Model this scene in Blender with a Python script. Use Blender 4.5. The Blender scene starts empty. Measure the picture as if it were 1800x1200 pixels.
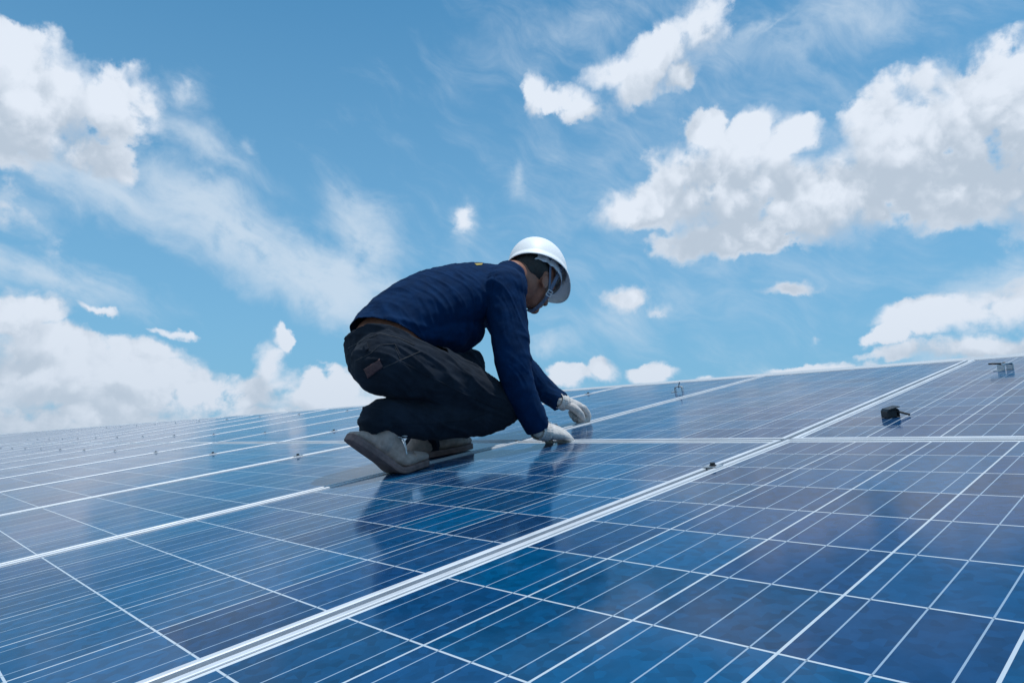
import bpy, bmesh, math, random
from mathutils import Vector, Matrix, noise
R = math.radians
random.seed(7)
scene = bpy.context.scene
COL = scene.collection

# ------------------------------------------------------------------ camera
F_PX = 1189.39
C = Vector((0.80685, -1.72649, -0.01155))
CX = Vector((0.6863386, 0.7272821, 0.0))
CY = Vector((0.1093724, -0.1032152, 0.9886275))
CZ = Vector((0.7190111, -0.6785332, -0.1503851))
cam_d = bpy.data.cameras.new('camera')
cam = bpy.data.objects.new('camera', cam_d)
COL.objects.link(cam)
cam_d.sensor_width = 36.0
cam_d.lens = 36.0 * F_PX / 1800.0
cam_d.clip_start = 0.02
cam_d.clip_end = 20000
cam.matrix_world = Matrix(((CX[0], CY[0], CZ[0], C[0]), (CX[1], CY[1], CZ[1], C[1]), (CX[2], CY[2], CZ[2], C[2]), (0, 0, 0, 1)))
scene.camera = cam
scene.view_settings.view_transform = 'Standard'
scene.view_settings.look = 'None'
scene.view_settings.exposure = 0.0
scene.view_settings.gamma = 1.0
scene.render.resolution_x = 1024
scene.render.resolution_y = 682

def ray(x, y):
    return (CX * ((x - 900) / F_PX) + CY * (-(y - 600) / F_PX) - CZ).normalized()

def P(x, y, X):
    """the point of the worker seen at photo position x, y that lies X metres along the ridge direction"""
    d = ray(x, y)
    return C + d * ((X - C.x) / d.x)

# ------------------------------------------------------------------ sun
SUN_DIR = Vector((0.16, 0.12, 0.97)).normalized()
sun_el = math.asin(SUN_DIR.z)
sun_az = math.atan2(SUN_DIR.x, SUN_DIR.y)
sd = bpy.data.lights.new('sun', 'SUN')
sd.energy = 3.2
sd.angle = R(0.6)
sd.color = (1.0, 0.975, 0.94)
sun = bpy.data.objects.new('sun', sd)
COL.objects.link(sun)
sun.rotation_euler = SUN_DIR.to_track_quat('Z', 'Y').to_euler()

# ------------------------------------------------------------------ node helpers
def node(nt, kind, **kw):
    n = nt.nodes.new(kind)
    for k, v in kw.items():
        setattr(n, k, v)
    return n

def mth(nt, op, a, b=None, c=None, clamp=False):
    n = nt.nodes.new('ShaderNodeMath')
    n.operation = op
    n.use_clamp = clamp
    for i, v in enumerate((a, b, c)):
        if v is None:
            continue
        if isinstance(v, (int, float)):
            n.inputs[i].default_value = v
        else:
            nt.links.new(v, n.inputs[i])
    return n.outputs[0]

def vmth(nt, op, a, b=None, scale=None):
    n = nt.nodes.new('ShaderNodeVectorMath')
    n.operation = op
    for i, v in enumerate((a, b)):
        if v is None:
            continue
        if isinstance(v, (tuple, list, Vector)):
            n.inputs[i].default_value = tuple(v)
        else:
            nt.links.new(v, n.inputs[i])
    if scale is not None:
        n.inputs['Scale'].default_value = scale
    return n.outputs['Value'] if op in ('LENGTH', 'DOT_PRODUCT', 'DISTANCE') else n.outputs[0]

def maprange(nt, v, a, b, c=0.0, d=1.0, smooth=True):
    n = nt.nodes.new('ShaderNodeMapRange')
    n.interpolation_type = 'SMOOTHSTEP' if smooth else 'LINEAR'
    nt.links.new(v, n.inputs[0])
    for i, q in enumerate((a, b, c, d)):
        n.inputs[i + 1].default_value = q
    return n.outputs[0]

def mixc(nt, f, a, b):
    n = nt.nodes.new('ShaderNodeMix')
    n.data_type = 'RGBA'
    for s, v in ((n.inputs[0], f), (n.inputs[6], a), (n.inputs[7], b)):
        if isinstance(v, (int, float)):
            s.default_value = v
        elif isinstance(v, (tuple, list)):
            s.default_value = (v[0], v[1], v[2], 1.0)
        else:
            nt.links.new(v, s)
    return n.outputs[2]

def noise_tex(nt, vec, scale, detail=4.0, rough=0.55, lac=2.0, dist=0.0):
    n = nt.nodes.new('ShaderNodeTexNoise')
    n.inputs['Scale'].default_value = scale
    n.inputs['Detail'].default_value = detail
    n.inputs['Roughness'].default_value = rough
    n.inputs['Lacunarity'].default_value = lac
    n.inputs['Distortion'].default_value = dist
    nt.links.new(vec, n.inputs['Vector'])
    return n

# ------------------------------------------------------------------ sky: physical sky with cumulus and cirrus round the horizon
def azel(x, y):
    d = ray(x, y)
    return math.degrees(math.atan2(d.x, d.y)), math.degrees(math.asin(d.z))

DEG = math.degrees(1.0 / F_PX)      # size of one photo pixel near the middle, in degrees
def blob(x, y, rx, ry, rot=0.0, w=1.0):
    a, e = azel(x, y)
    k = DEG * math.cos(math.atan(math.hypot(x - 900, y - 600) / F_PX))
    return (a, e, rx * k / max(0.3, math.cos(R(e))), ry * k, -rot, w)

CUMULUS = [blob(*b) for b in [
    (50, 165, 165, 125, 8), (205, 190, 95, 92), (160, 268, 85, 52, 10), (0, 215, 150, 90), (15, 90, 80, 60, 30),
    (325, 165, 26, 30, 0, .4),
    (1240, 35, 66, 62, -35), (1150, 105, 105, 56, -35), (1080, 130, 80, 34, -10), (1195, 130, 45, 36), (1010, 185, 95, 34, 10), (938, 165, 30, 46, 10),
    (1270, 320, 165, 118), (1110, 368, 88, 48, -10), (1450, 350, 200, 95), (1590, 245, 140, 130), (1745, 190, 170, 150),
    (1700, 320, 190, 95), (1320, 405, 220, 50, -4), (1245, 225, 48, 50), (1320, 225, 60, 45), (1400, 235, 50, 45), (1860, 300, 150, 150),
    (1095, 530, 55, 30, -8, .5), (1160, 545, 30, 10, -8, .3), (1385, 508, 55, 18, 0, .42), (1440, 595, 14, 10, 0, .4), (818, 385, 18, 38, 12, .28), 
    (1630, 558, 95, 46), (1740, 552, 120, 50), (1560, 590, 50, 22), (1720, 610, 200, 26), (1850, 540, 90, 70),
    (1440, 648, 95, 16), (1005, 665, 50, 28), (1065, 655, 34, 25), (1150, 655, 52, 24), (1240, 662, 22, 13),
    (50, 660, 190, 95), (235, 680, 170, 85), (380, 695, 130, 66), (478, 640, 34, 66), (500, 590, 22, 26), (560, 690, 110, 58), (640, 720, 100, 60), (0, 560, 70, 60),
    (60, 545, 70, 34), (170, 548, 52, 11, 8), (310, 583, 46, 11, 2), (250, 612, 75, 24), (120, 600, 80, 40), (300, 690, 420, 58), (100, 745, 330, 50), (430, 745, 300, 40),
]] + [(-150, 38, 34, 14, 0, 1), (150, 30, 30, 12, 0, 1), (-100, 50, 26, 14, 0, 1), (115, 55, 30, 14, 0, 1), (-120, 14, 40, 9, 0, 1), (130, 10, 40, 7, 0, 1)]     # the last few: unseen clouds added behind the viewer for neutral fill light
CIRRUS = [blob(*b) for b in [
    (905, 320, 20, 40, 0, .7), (818, 385, 22, 50, 12, .6), (1335, 55, 60, 16, -10, .6), (1160, 545, 50, 16, -8, .6), (325, 165, 40, 40, 0, .7),
    (190, 330, 260, 60, 20, .9), (400, 400, 270, 85, 22, 1.2), (640, 420, 75, 120, -35, .9), (560, 490, 220, 80, 22, 1.3), (350, 250, 160, 30, 20, .6),
    (700, 540, 110, 60, 10, .8), (1500, 40, 320, 70, -5, .55), (1000, 60, 180, 60, -10, .4), (970, 610, 60, 24, -8, .8), (1250, 320, 300, 200, 0, .3),
    (80, 490, 190, 40, 10, .8), (1780, 500, 130, 50, -12, .9), (1360, 52, 60, 10, -20, .6), (30, 370, 60, 50, 0, .6), (440, 262, 22, 20, 10, .5), (1500, 660, 400, 30, -4, .5), (1100, 560, 90, 40, 0, .4),
]]

def blob_group(name, blobs, smooth):
    g = bpy.data.node_groups.new(name, 'ShaderNodeTree')
    g.interface.new_socket('Vector', in_out='INPUT', socket_type='NodeSocketVector')
    g.interface.new_socket('Value', in_out='OUTPUT', socket_type='NodeSocketFloat')
    gi = g.nodes.new('NodeGroupInput'); go = g.nodes.new('NodeGroupOutput')
    cur = None
    src = gi.outputs[0]
    for bi, (a, e, rx, ry, rot, w) in enumerate(blobs):
        if bi % 3 == 2:
            # evaluate the blobs one after another (keeps the shader's working set small)
            ma = g.nodes.new('ShaderNodeVectorMath'); ma.operation = 'MULTIPLY_ADD'
            g.links.new(cur, ma.inputs[0]); ma.inputs[1].default_value = (1e-7, 1e-7, 0); g.links.new(src, ma.inputs[2])
            src = ma.outputs[0]
        m = g.nodes.new('ShaderNodeMapping'); m.vector_type = 'TEXTURE'
        m.inputs['Location'].default_value = (a, e, 0)
        m.inputs['Rotation'].default_value = (0, 0, R(rot))
        m.inputs['Scale'].default_value = (rx, ry, 1)
        g.links.new(src, m.inputs['Vector'])
        l = vmth(g, 'LENGTH', m.outputs[0])
        d = mth(g, 'SUBTRACT', w, mth(g, 'MULTIPLY', l, w))
        if cur is None:
            cur = d
        else:
            n = g.nodes.new('ShaderNodeMath'); n.operation = 'SMOOTH_MAX'
            g.links.new(cur, n.inputs[0]); g.links.new(d, n.inputs[1]); n.inputs[2].default_value = smooth
            cur = n.outputs[0]
    g.links.new(cur, go.inputs[0])
    return g

world = bpy.data.worlds.new('World')
scene.world = world
world.use_nodes = True
world.cycles.sampling_method = 'MANUAL'
world.cycles.sample_map_resolution = 256
wt = world.node_tree
wt.nodes.clear()
w_out = node(wt, 'ShaderNodeOutputWorld')
w_bg = node(wt, 'ShaderNodeBackground')
w_bg.inputs['Strength'].default_value = 0.1
wt.links.new(w_bg.outputs[0], w_out.inputs[0])
sky = node(wt, 'ShaderNodeTexSky', sky_type='NISHITA')
sky.sun_disc = False
sky.sun_elevation = sun_el
sky.sun_rotation = sun_az
sky.altitude = 100
sky.air_density = 1.0
sky.dust_density = 0.6
sky.ozone_density = 2.5
geo = node(wt, 'ShaderNodeNewGeometry')
dirv = vmth(wt, 'SCALE', geo.outputs['Incoming'], scale=-1.0)
tc = node(wt, 'ShaderNodeTexCoord')
dirv = vmth(wt, 'NORMALIZE', tc.outputs['Generated'])
sep = node(wt, 'ShaderNodeSeparateXYZ')
wt.links.new(dirv, sep.inputs[0])
azm = mth(wt, 'MULTIPLY', mth(wt, 'ARCTAN2', sep.outputs[0], sep.outputs[1]), 180 / math.pi)
ele = mth(wt, 'MULTIPLY', mth(wt, 'ARCSINE', sep.outputs[2]), 180 / math.pi)
comb = node(wt, 'ShaderNodeCombineXYZ')
wt.links.new(azm, comb.inputs[0]); wt.links.new(ele, comb.inputs[1])
ae = comb.outputs[0]

gC = blob_group('cumulus_field', CUMULUS, 0.12)
gB = blob_group('cumulus_mass', [b for b in CUMULUS if b[2] * b[3] > 3.0], 0.3)
gW = blob_group('cirrus_field', CIRRUS, 0.25)

def grp(tree, vec):
    n = node(wt, 'ShaderNodeGroup'); n.node_tree = tree
    wt.links.new(vec, n.inputs[0]); return n.outputs[0]

def centred(col, k):
    return vmth(wt, 'SCALE', vmth(wt, 'SUBTRACT', col, (.5, .5, .5)), scale=k)

LIT = (0.3, 0.9, 0)      # towards the light, degrees
big = noise_tex(wt, ae, 0.16, 1.0, 0.5)
p1 = vmth(wt, 'ADD', ae, centred(big.outputs['Color'], 1.8))
mid = noise_tex(wt, p1, 0.55, 6.0, 0.58)
q0 = vmth(wt, 'ADD', p1, centred(mid.outputs['Color'], 2.0))
def puffs(q):
    vo = node(wt, 'ShaderNodeTexVoronoi'); vo.feature = 'SMOOTH_F1'; vo.voronoi_dimensions = '2D'
    vo.inputs['Scale'].default_value = 0.36; vo.inputs['Smoothness'].default_value = 0.45
    vo.inputs['Detail'].default_value = 2.0; vo.inputs['Roughness'].default_value = 0.5
    wt.links.new(q, vo.inputs['Vector'])
    return mth(wt, 'MULTIPLY', mth(wt, 'SUBTRACT', 0.5, vo.outputs['Distance']), 0.34)
u0 = puffs(q0); u1 = puffs(vmth(wt, 'ADD', q0, LIT))
fine = noise_tex(wt, ae, 1.3, 5.0, 0.62)
fb = mth(wt, 'MULTIPLY', mth(wt, 'SUBTRACT', fine.outputs[0], 0.5), 0.34)
b0 = grp(gC, q0)
d0 = mth(wt, 'ADD', mth(wt, 'ADD', mth(wt, 'MULTIPLY', b0, 1.5), u0), mth(wt, 'ADD', fb, 0.0))
soft = maprange(wt, noise_tex(wt, ae, 0.22, 2.0, 0.5).outputs[0], 0.38, 0.66, 0.36, 1.05)
alpha = maprange(wt, mth(wt, 'DIVIDE', mth(wt, 'ADD', d0, 0.06), soft), 0.0, 1.0)
# lit where the cloud thins out towards the sun, grey where more of it lies that way
m1 = grp(gB, vmth(wt, 'ADD', p1, (0.8, 3.8, 0)))
relief = mth(wt, 'ADD', mth(wt, 'MULTIPLY', mth(wt, 'SUBTRACT', u1, u0), 1.0), mth(wt, 'MULTIPLY', mth(wt, 'SUBTRACT', m1, b0), 1.1))
relief = mth(wt, 'ADD', relief, mth(wt, 'MULTIPLY', fb, -0.3))
relief = mth(wt, 'ADD', relief, mth(wt, 'MULTIPLY', mth(wt, 'SUBTRACT', mid.outputs[0], 0.5), 1.1))
relief = mth(wt, 'ADD', relief, mth(wt, 'MULTIPLY', mth(wt, 'SUBTRACT', 0.08, u0), 1.6))
shade = maprange(wt, relief, -0.65, 0.50)
thick = maprange(wt, d0, 0.10, 0.6)
base_shade = mth(wt, 'MULTIPLY', shade, mth(wt, 'ADD', 0.45, mth(wt, 'MULTIPLY', thick, 0.55)))
cum_col = mixc(wt, base_shade, (7.7, 8.4, 9.4), (4.9, 5.8, 6.9))
cum_col = mixc(wt, maprange(wt, ele, 0.0, 13.0, 0.5, 0.0, smooth=False), cum_col, (4.8, 5.8, 7.0))     # far clouds seen through more air
# cirrus: streaks drawn out along the wind
mp = node(wt, 'ShaderNodeMapping'); mp.vector_type = 'TEXTURE'
mp.inputs['Rotation'].default_value = (0, 0, R(-26)); mp.inputs['Scale'].default_value = (3.0, 1.0, 1.0)
wt.links.new(vmth(wt, 'ADD', ae, centred(big.outputs['Color'], 5.0)), mp.inputs['Vector'])
ws = noise_tex(wt, mp.outputs[0], 0.42, 8.0, 0.60, dist=0.1)
gwv = grp(gW, vmth(wt, 'ADD', p1, centred(mid.outputs['Color'], 2.0)))
cden = mth(wt, 'ADD', gwv, mth(wt, 'MULTIPLY', mth(wt, 'SUBTRACT', ws.outputs[0], 0.5), 1.45))
calpha = mth(wt, 'MULTIPLY', maprange(wt, cden, -0.30, 1.10), 0.88)
# clear sky, tinted to the photograph's azure, paler low down
base = node(wt, 'ShaderNodeMix'); base.data_type = 'RGBA'; base.blend_type = 'MULTIPLY'; base.inputs[0].default_value = 1.0
wt.links.new(sky.outputs[0], base.inputs[6]); base.inputs[7].default_value = (0.62, 1.34, 1.42, 1)
pale = maprange(wt, ele, 0.0, 38.0, 0.92, 0.0, smooth=False)
clear = mixc(wt, pale, base.outputs[2], (2.1, 4.3, 6.7))
c1 = mixc(wt, calpha, clear, (6.0, 7.2, 8.5))
c2 = mixc(wt, alpha, c1, cum_col)
wt.links.new(c2, w_bg.inputs['Color'])

# ------------------------------------------------------------------ object helpers
def link(o, parent=None):
    COL.objects.link(o)
    if parent is not None:
        o.parent = parent
    return o

def tag(o, label=None, cat=None, group=None, kind=None):
    if label: o['label'] = label
    if cat: o['category'] = cat
    if group: o['group'] = group
    if kind: o['kind'] = kind
    return o

def to_obj(name, bm, mat, parent=None, smooth=False, shift=None, bevel=None, auto=None):
    me = bpy.data.meshes.new(name)
    bmesh.ops.recalc_face_normals(bm, faces=bm.faces)
    bm.to_mesh(me); bm.free()
    if shift is not None:
        me.transform(Matrix.Translation(-Vector(shift)))
    if smooth:
        for p in me.polygons: p.use_smooth = True
    if mat is not None:
        for m in (mat if isinstance(mat, (list, tuple)) else [mat]):
            me.materials.append(m)
    o = bpy.data.objects.new(name, me)
    link(o, parent)
    if bevel:
        b = o.modifiers.new('bevel', 'BEVEL'); b.width = bevel; b.segments = 2; b.limit_method = 'ANGLE'
    return o

def box(bm, c, s, rot=None, mi=0):
    vs = []
    for dx in (-.5, .5):
        for dy in (-.5, .5):
            for dz in (-.5, .5):
                v = Vector((dx * s[0], dy * s[1], dz * s[2]))
                if rot is not None: v = rot @ v
                vs.append(bm.verts.new(Vector(c) + v))
    for f in ((0, 1, 3, 2), (4, 6, 7, 5), (0, 4, 5, 1), (2, 3, 7, 6), (0, 2, 6, 4), (1, 5, 7, 3)):
        fc = bm.faces.new([vs[i] for i in f]); fc.material_index = mi
    return vs

def catmull(vals, t):
    """vals: list of tuples, t in 0..len-1"""
    n = len(vals)
    i = min(int(t), n - 2); u = t - i
    g = lambda k: vals[max(0, min(n - 1, k))]
    p0, p1, p2, p3 = g(i - 1), g(i), g(i + 1), g(i + 2)
    return tuple(0.5 * (2 * b + (c - a) * u + (2 * a - 5 * b + 4 * c - d) * u * u + (3 * b - a - 3 * c + d) * u ** 3)
                 for a, b, c, d in zip(p0, p1, p2, p3))

def tube(bm, pts, radii, side=Vector((1, 0, 0)), n=20, sub=6, cap=True, power=2.0, mi=0, capk=1.0):
    """closed tapering limb through pts; each radius is r or (across side, other way)"""
    side = Vector(side)
    rr = [(r, r) if isinstance(r, (int, float)) else r for r in radii]
    vals = [tuple(p) + tuple(r) for p, r in zip(pts, rr)]
    m = (len(vals) - 1) * sub + 1
    S = [catmull(vals, k / sub) for k in range(m)]
    pos = [Vector(s[:3]) for s in S]
    rings = []
    for k in range(m):
        t = (pos[min(m - 1, k + 1)] - pos[max(0, k - 1)]).normalized()
        a = (side - t * side.dot(t)).normalized()
        b = t.cross(a)
        rings.append((pos[k], t, a, b, max(S[k][3], 1e-4), max(S[k][4], 1e-4)))
    full = []
    if cap:
        p, t, a, b, ra, rb = rings[0]
        for ang in (80, 60, 38, 18):
            full.append((p - t * min(ra, rb) * capk * math.sin(R(ang)), a, b, ra * math.cos(R(ang)), rb * math.cos(R(ang))))
    for p, t, a, b, ra, rb in rings: full.append((p, a, b, ra, rb))
    if cap:
        p, t, a, b, ra, rb = rings[-1]
        for ang in (18, 38, 60, 80):
            full.append((p + t * min(ra, rb) * capk * math.sin(R(ang)), a, b, ra * math.cos(R(ang)), rb * math.cos(R(ang))))
    prev = None; first = None
    for (p, a, b, ra, rb) in full:
        ring = []
        for i in range(n):
            th = 2 * math.pi * i / n
            c, s = math.cos(th), math.sin(th)
            if power != 2.0:
                c = math.copysign(abs(c) ** (2 / power), c); s = math.copysign(abs(s) ** (2 / power), s)
            ring.append(bm.verts.new(p + a * c * ra + b * s * rb))
        if prev:
            for i in range(n):
                f = bm.faces.new((prev[i], prev[(i + 1) % n], ring[(i + 1) % n], ring[i])); f.material_index = mi
        else: first = ring
        prev = ring
    f = bm.faces.new(list(reversed(first))); f.material_index = mi
    f = bm.faces.new(prev); f.material_index = mi

def ellipsoid(bm, c, r, axes=None, seg=20, rings=14):
    """axes: three unit vectors; r: radii"""
    axes = axes or (Vector((1, 0, 0)), Vector((0, 1, 0)), Vector((0, 0, 1)))
    M = Matrix(((axes[0][0] * r[0], axes[1][0] * r[1], axes[2][0] * r[2], c[0]),
                (axes[0][1] * r[0], axes[1][1] * r[1], axes[2][1] * r[2], c[1]),
                (axes[0][2] * r[0], axes[1][2] * r[1], axes[2][2] * r[2], c[2]), (0, 0, 0, 1)))
    bmesh.ops.create_uvsphere(bm, u_segments=seg, v_segments=rings, radius=1.0, matrix=M)

def fused(name, bm, mat, parent, voxel, shift, smooth_it=4, smooth_f=0.5, deform=None, keep=None, solid=None):
    """weld overlapping closed shapes into one continuous skin, smooth it and press folds into it"""
    me = bpy.data.meshes.new(name)
    bmesh.ops.recalc_face_normals(bm, faces=bm.faces)
    bm.to_mesh(me); bm.free()
    tmp = bpy.data.objects.new('tmp', me)
    COL.objects.link(tmp)
    r = tmp.modifiers.new('r', 'REMESH'); r.mode = 'VOXEL'; r.voxel_size = voxel; r.adaptivity = 0
    s = tmp.modifiers.new('s', 'SMOOTH'); s.iterations = smooth_it; s.factor = smooth_f
    dg = bpy.context.evaluated_depsgraph_get()
    dg.update()
    out = bpy.data.meshes.new_from_object(tmp.evaluated_get(dg))
    bpy.data.objects.remove(tmp)
    out.name = name
    if deform:
        nrm = [v.normal.copy() for v in out.vertices]
        for v, nn in zip(out.vertices, nrm):
            v.co = deform(v.co.copy(), nn)
    if keep and isinstance(keep, tuple):
        # cut the cloth cleanly along a plane, only where region(co) is true
        pa, pn, region = keep
        b = bmesh.new(); b.from_mesh(out)
        bmesh.ops.bisect_plane(b, geom=list(b.verts) + list(b.edges) + list(b.faces), plane_co=pa, plane_no=pn, dist=1e-6)
        bmesh.ops.delete(b, geom=[f for f in b.faces if (f.calc_center_median() - pa).dot(pn) < 0 and region(f.calc_center_median())], context='FACES')
        b.to_mesh(out); b.free()
    elif keep:
        b = bmesh.new(); b.from_mesh(out)
        bmesh.ops.delete(b, geom=[v for v in b.verts if not keep(v.co)], context='VERTS')
        b.to_mesh(out); b.free()
    out.transform(Matrix.Translation(-Vector(shift)))
    for p in out.polygons: p.use_smooth = True
    out.materials.clear()
    out.materials.append(mat)
    o = bpy.data.objects.new(name, out)
    link(o, parent)
    if solid:
        q = o.modifiers.new('t', 'SOLIDIFY'); q.thickness = solid; q.offset = -1
    return o

# ------------------------------------------------------------------ materials
def mat(name, color, rough=0.5, metal=0.0, spec=0.5, vary=0.0, vscale=20.0, bump=0.0, bscale=200.0, sheen=0.0, coat=0.0, coords='Object', bdetail=4.0, rvary=0.0):
    m = bpy.data.materials.new(name); m.use_nodes = True
    nt = m.node_tree; b = nt.nodes['Principled BSDF']
    b.inputs['Roughness'].default_value = rough
    b.inputs['Metallic'].default_value = metal
    b.inputs['Specular IOR Level'].default_value = spec
    b.inputs['Sheen Weight'].default_value = sheen
    b.inputs['Coat Weight'].default_value = coat
    b.inputs['Base Color'].default_value = (*color, 1)
    tcn = node(nt, 'ShaderNodeTexCoord')
    if vary > 0:
        nz = noise_tex(nt, tcn.outputs[coords], vscale, 5.0, 0.6)
        f = maprange(nt, nz.outputs[0], 0.3, 0.7)
        lo = tuple(c * (1 - vary) for c in color); hi = tuple(min(1, c * (1 + vary)) for c in color)
        nt.links.new(mixc(nt, f, lo, hi), b.inputs['Base Color'])
        if rvary:
            nt.links.new(maprange(nt, nz.outputs[0], 0.3, 0.7, rough - rvary, rough + rvary), b.inputs['Roughness'])
    if bump > 0:
        nb = noise_tex(nt, tcn.outputs[coords], bscale, bdetail, 0.6)
        bp = node(nt, 'ShaderNodeBump'); bp.inputs['Strength'].default_value = 1.0; bp.inputs['Distance'].default_value = bump
        nt.links.new(nb.outputs[0], bp.inputs['Height']); nt.links.new(bp.outputs[0], b.inputs['Normal'])
    return m

M_ALU = mat('anodised_aluminium', (0.60, 0.63, 0.67), 0.5, 0.15, vary=0.08, vscale=6, bump=0.0002, bscale=90, rvary=0.08)
M_STEEL = mat('galvanised_steel', (0.60, 0.61, 0.62), 0.32, 0.9, vary=0.15, vscale=60)
M_BLACK = mat('black_plastic', (0.012, 0.013, 0.016), 0.38, vary=0.3, vscale=60)
M_ROOF = mat('white_roof_metal', (0.46, 0.48, 0.50), 0.45, 0.0, vary=0.07, vscale=3, bump=0.001, bscale=8)
M_SHIRT = mat('navy_knit', (0.0010, 0.019, 0.066), 0.9, 0, 0.12, vary=0.18, vscale=25, bump=0.0007, bscale=420, sheen=0.0)
M_JEAN = mat('charcoal_denim', (0.014, 0.020, 0.031), 0.9, 0, 0.12, vary=0.28, vscale=14, bump=0.0006, bscale=600, sheen=0.03)
M_STITCH = mat('denim_seam', (0.045, 0.045, 0.05), 0.8, vary=0.2, vscale=300)
M_PATCH = mat('brown_leather', (0.085, 0.038, 0.04), 0.6, vary=0.25, vscale=90, bump=0.0006, bscale=300)
M_SKIN = mat('skin', (0.27, 0.115, 0.075), 0.5, 0, 0.4, vary=0.14, vscale=30, bump=0.0005, bscale=300)
M_HAIR = mat('black_hair', (0.008, 0.007, 0.007), 0.5, vary=0.3, vscale=80, bump=0.002, bscale=250)
M_GLOVE = mat('grey_white_cotton', (0.58, 0.55, 0.53), 0.92, 0, 0.15, vary=0.16, vscale=55, bump=0.0014, bscale=330, sheen=0.2)
M_SUEDE = mat('taupe_suede', (0.42, 0.31, 0.265), 0.92, 0, 0.15, vary=0.22, vscale=40, bump=0.0008, bscale=260, sheen=0.15)
M_SOLE = mat('brown_rubber', (0.20, 0.13, 0.12), 0.75, 0, 0.3, vary=0.2, vscale=40, bump=0.0006, bscale=160)
M_LACE = mat('pale_lace', (0.62, 0.62, 0.62), 0.85, vary=0.1, vscale=200)
M_HELMET = mat('white_helmet_plastic', (0.87, 0.87, 0.87), 0.5, 0, 0.4, vary=0.04, vscale=9, bump=0.0004, bscale=30)
M_BAND = mat('pale_headband', (0.50, 0.53, 0.58), 0.6, vary=0.2, vscale=60, bump=0.001, bscale=150)
M_STRAP = mat('grey_blue_webbing', (0.10, 0.13, 0.20), 0.75, vary=0.15, vscale=200, bump=0.0005, bscale=900)
M_YELLOW = mat('yellow_print', (0.34, 0.25, 0.04), 0.7, vary=0.15, vscale=80)
M_WALL = mat('cream_cladding', (0.55, 0.54, 0.50), 0.6, vary=0.08, vscale=2)
M_GROUND = mat('dry_grassland', (0.10, 0.12, 0.055), 0.95, vary=0.45, vscale=0.03)

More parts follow.
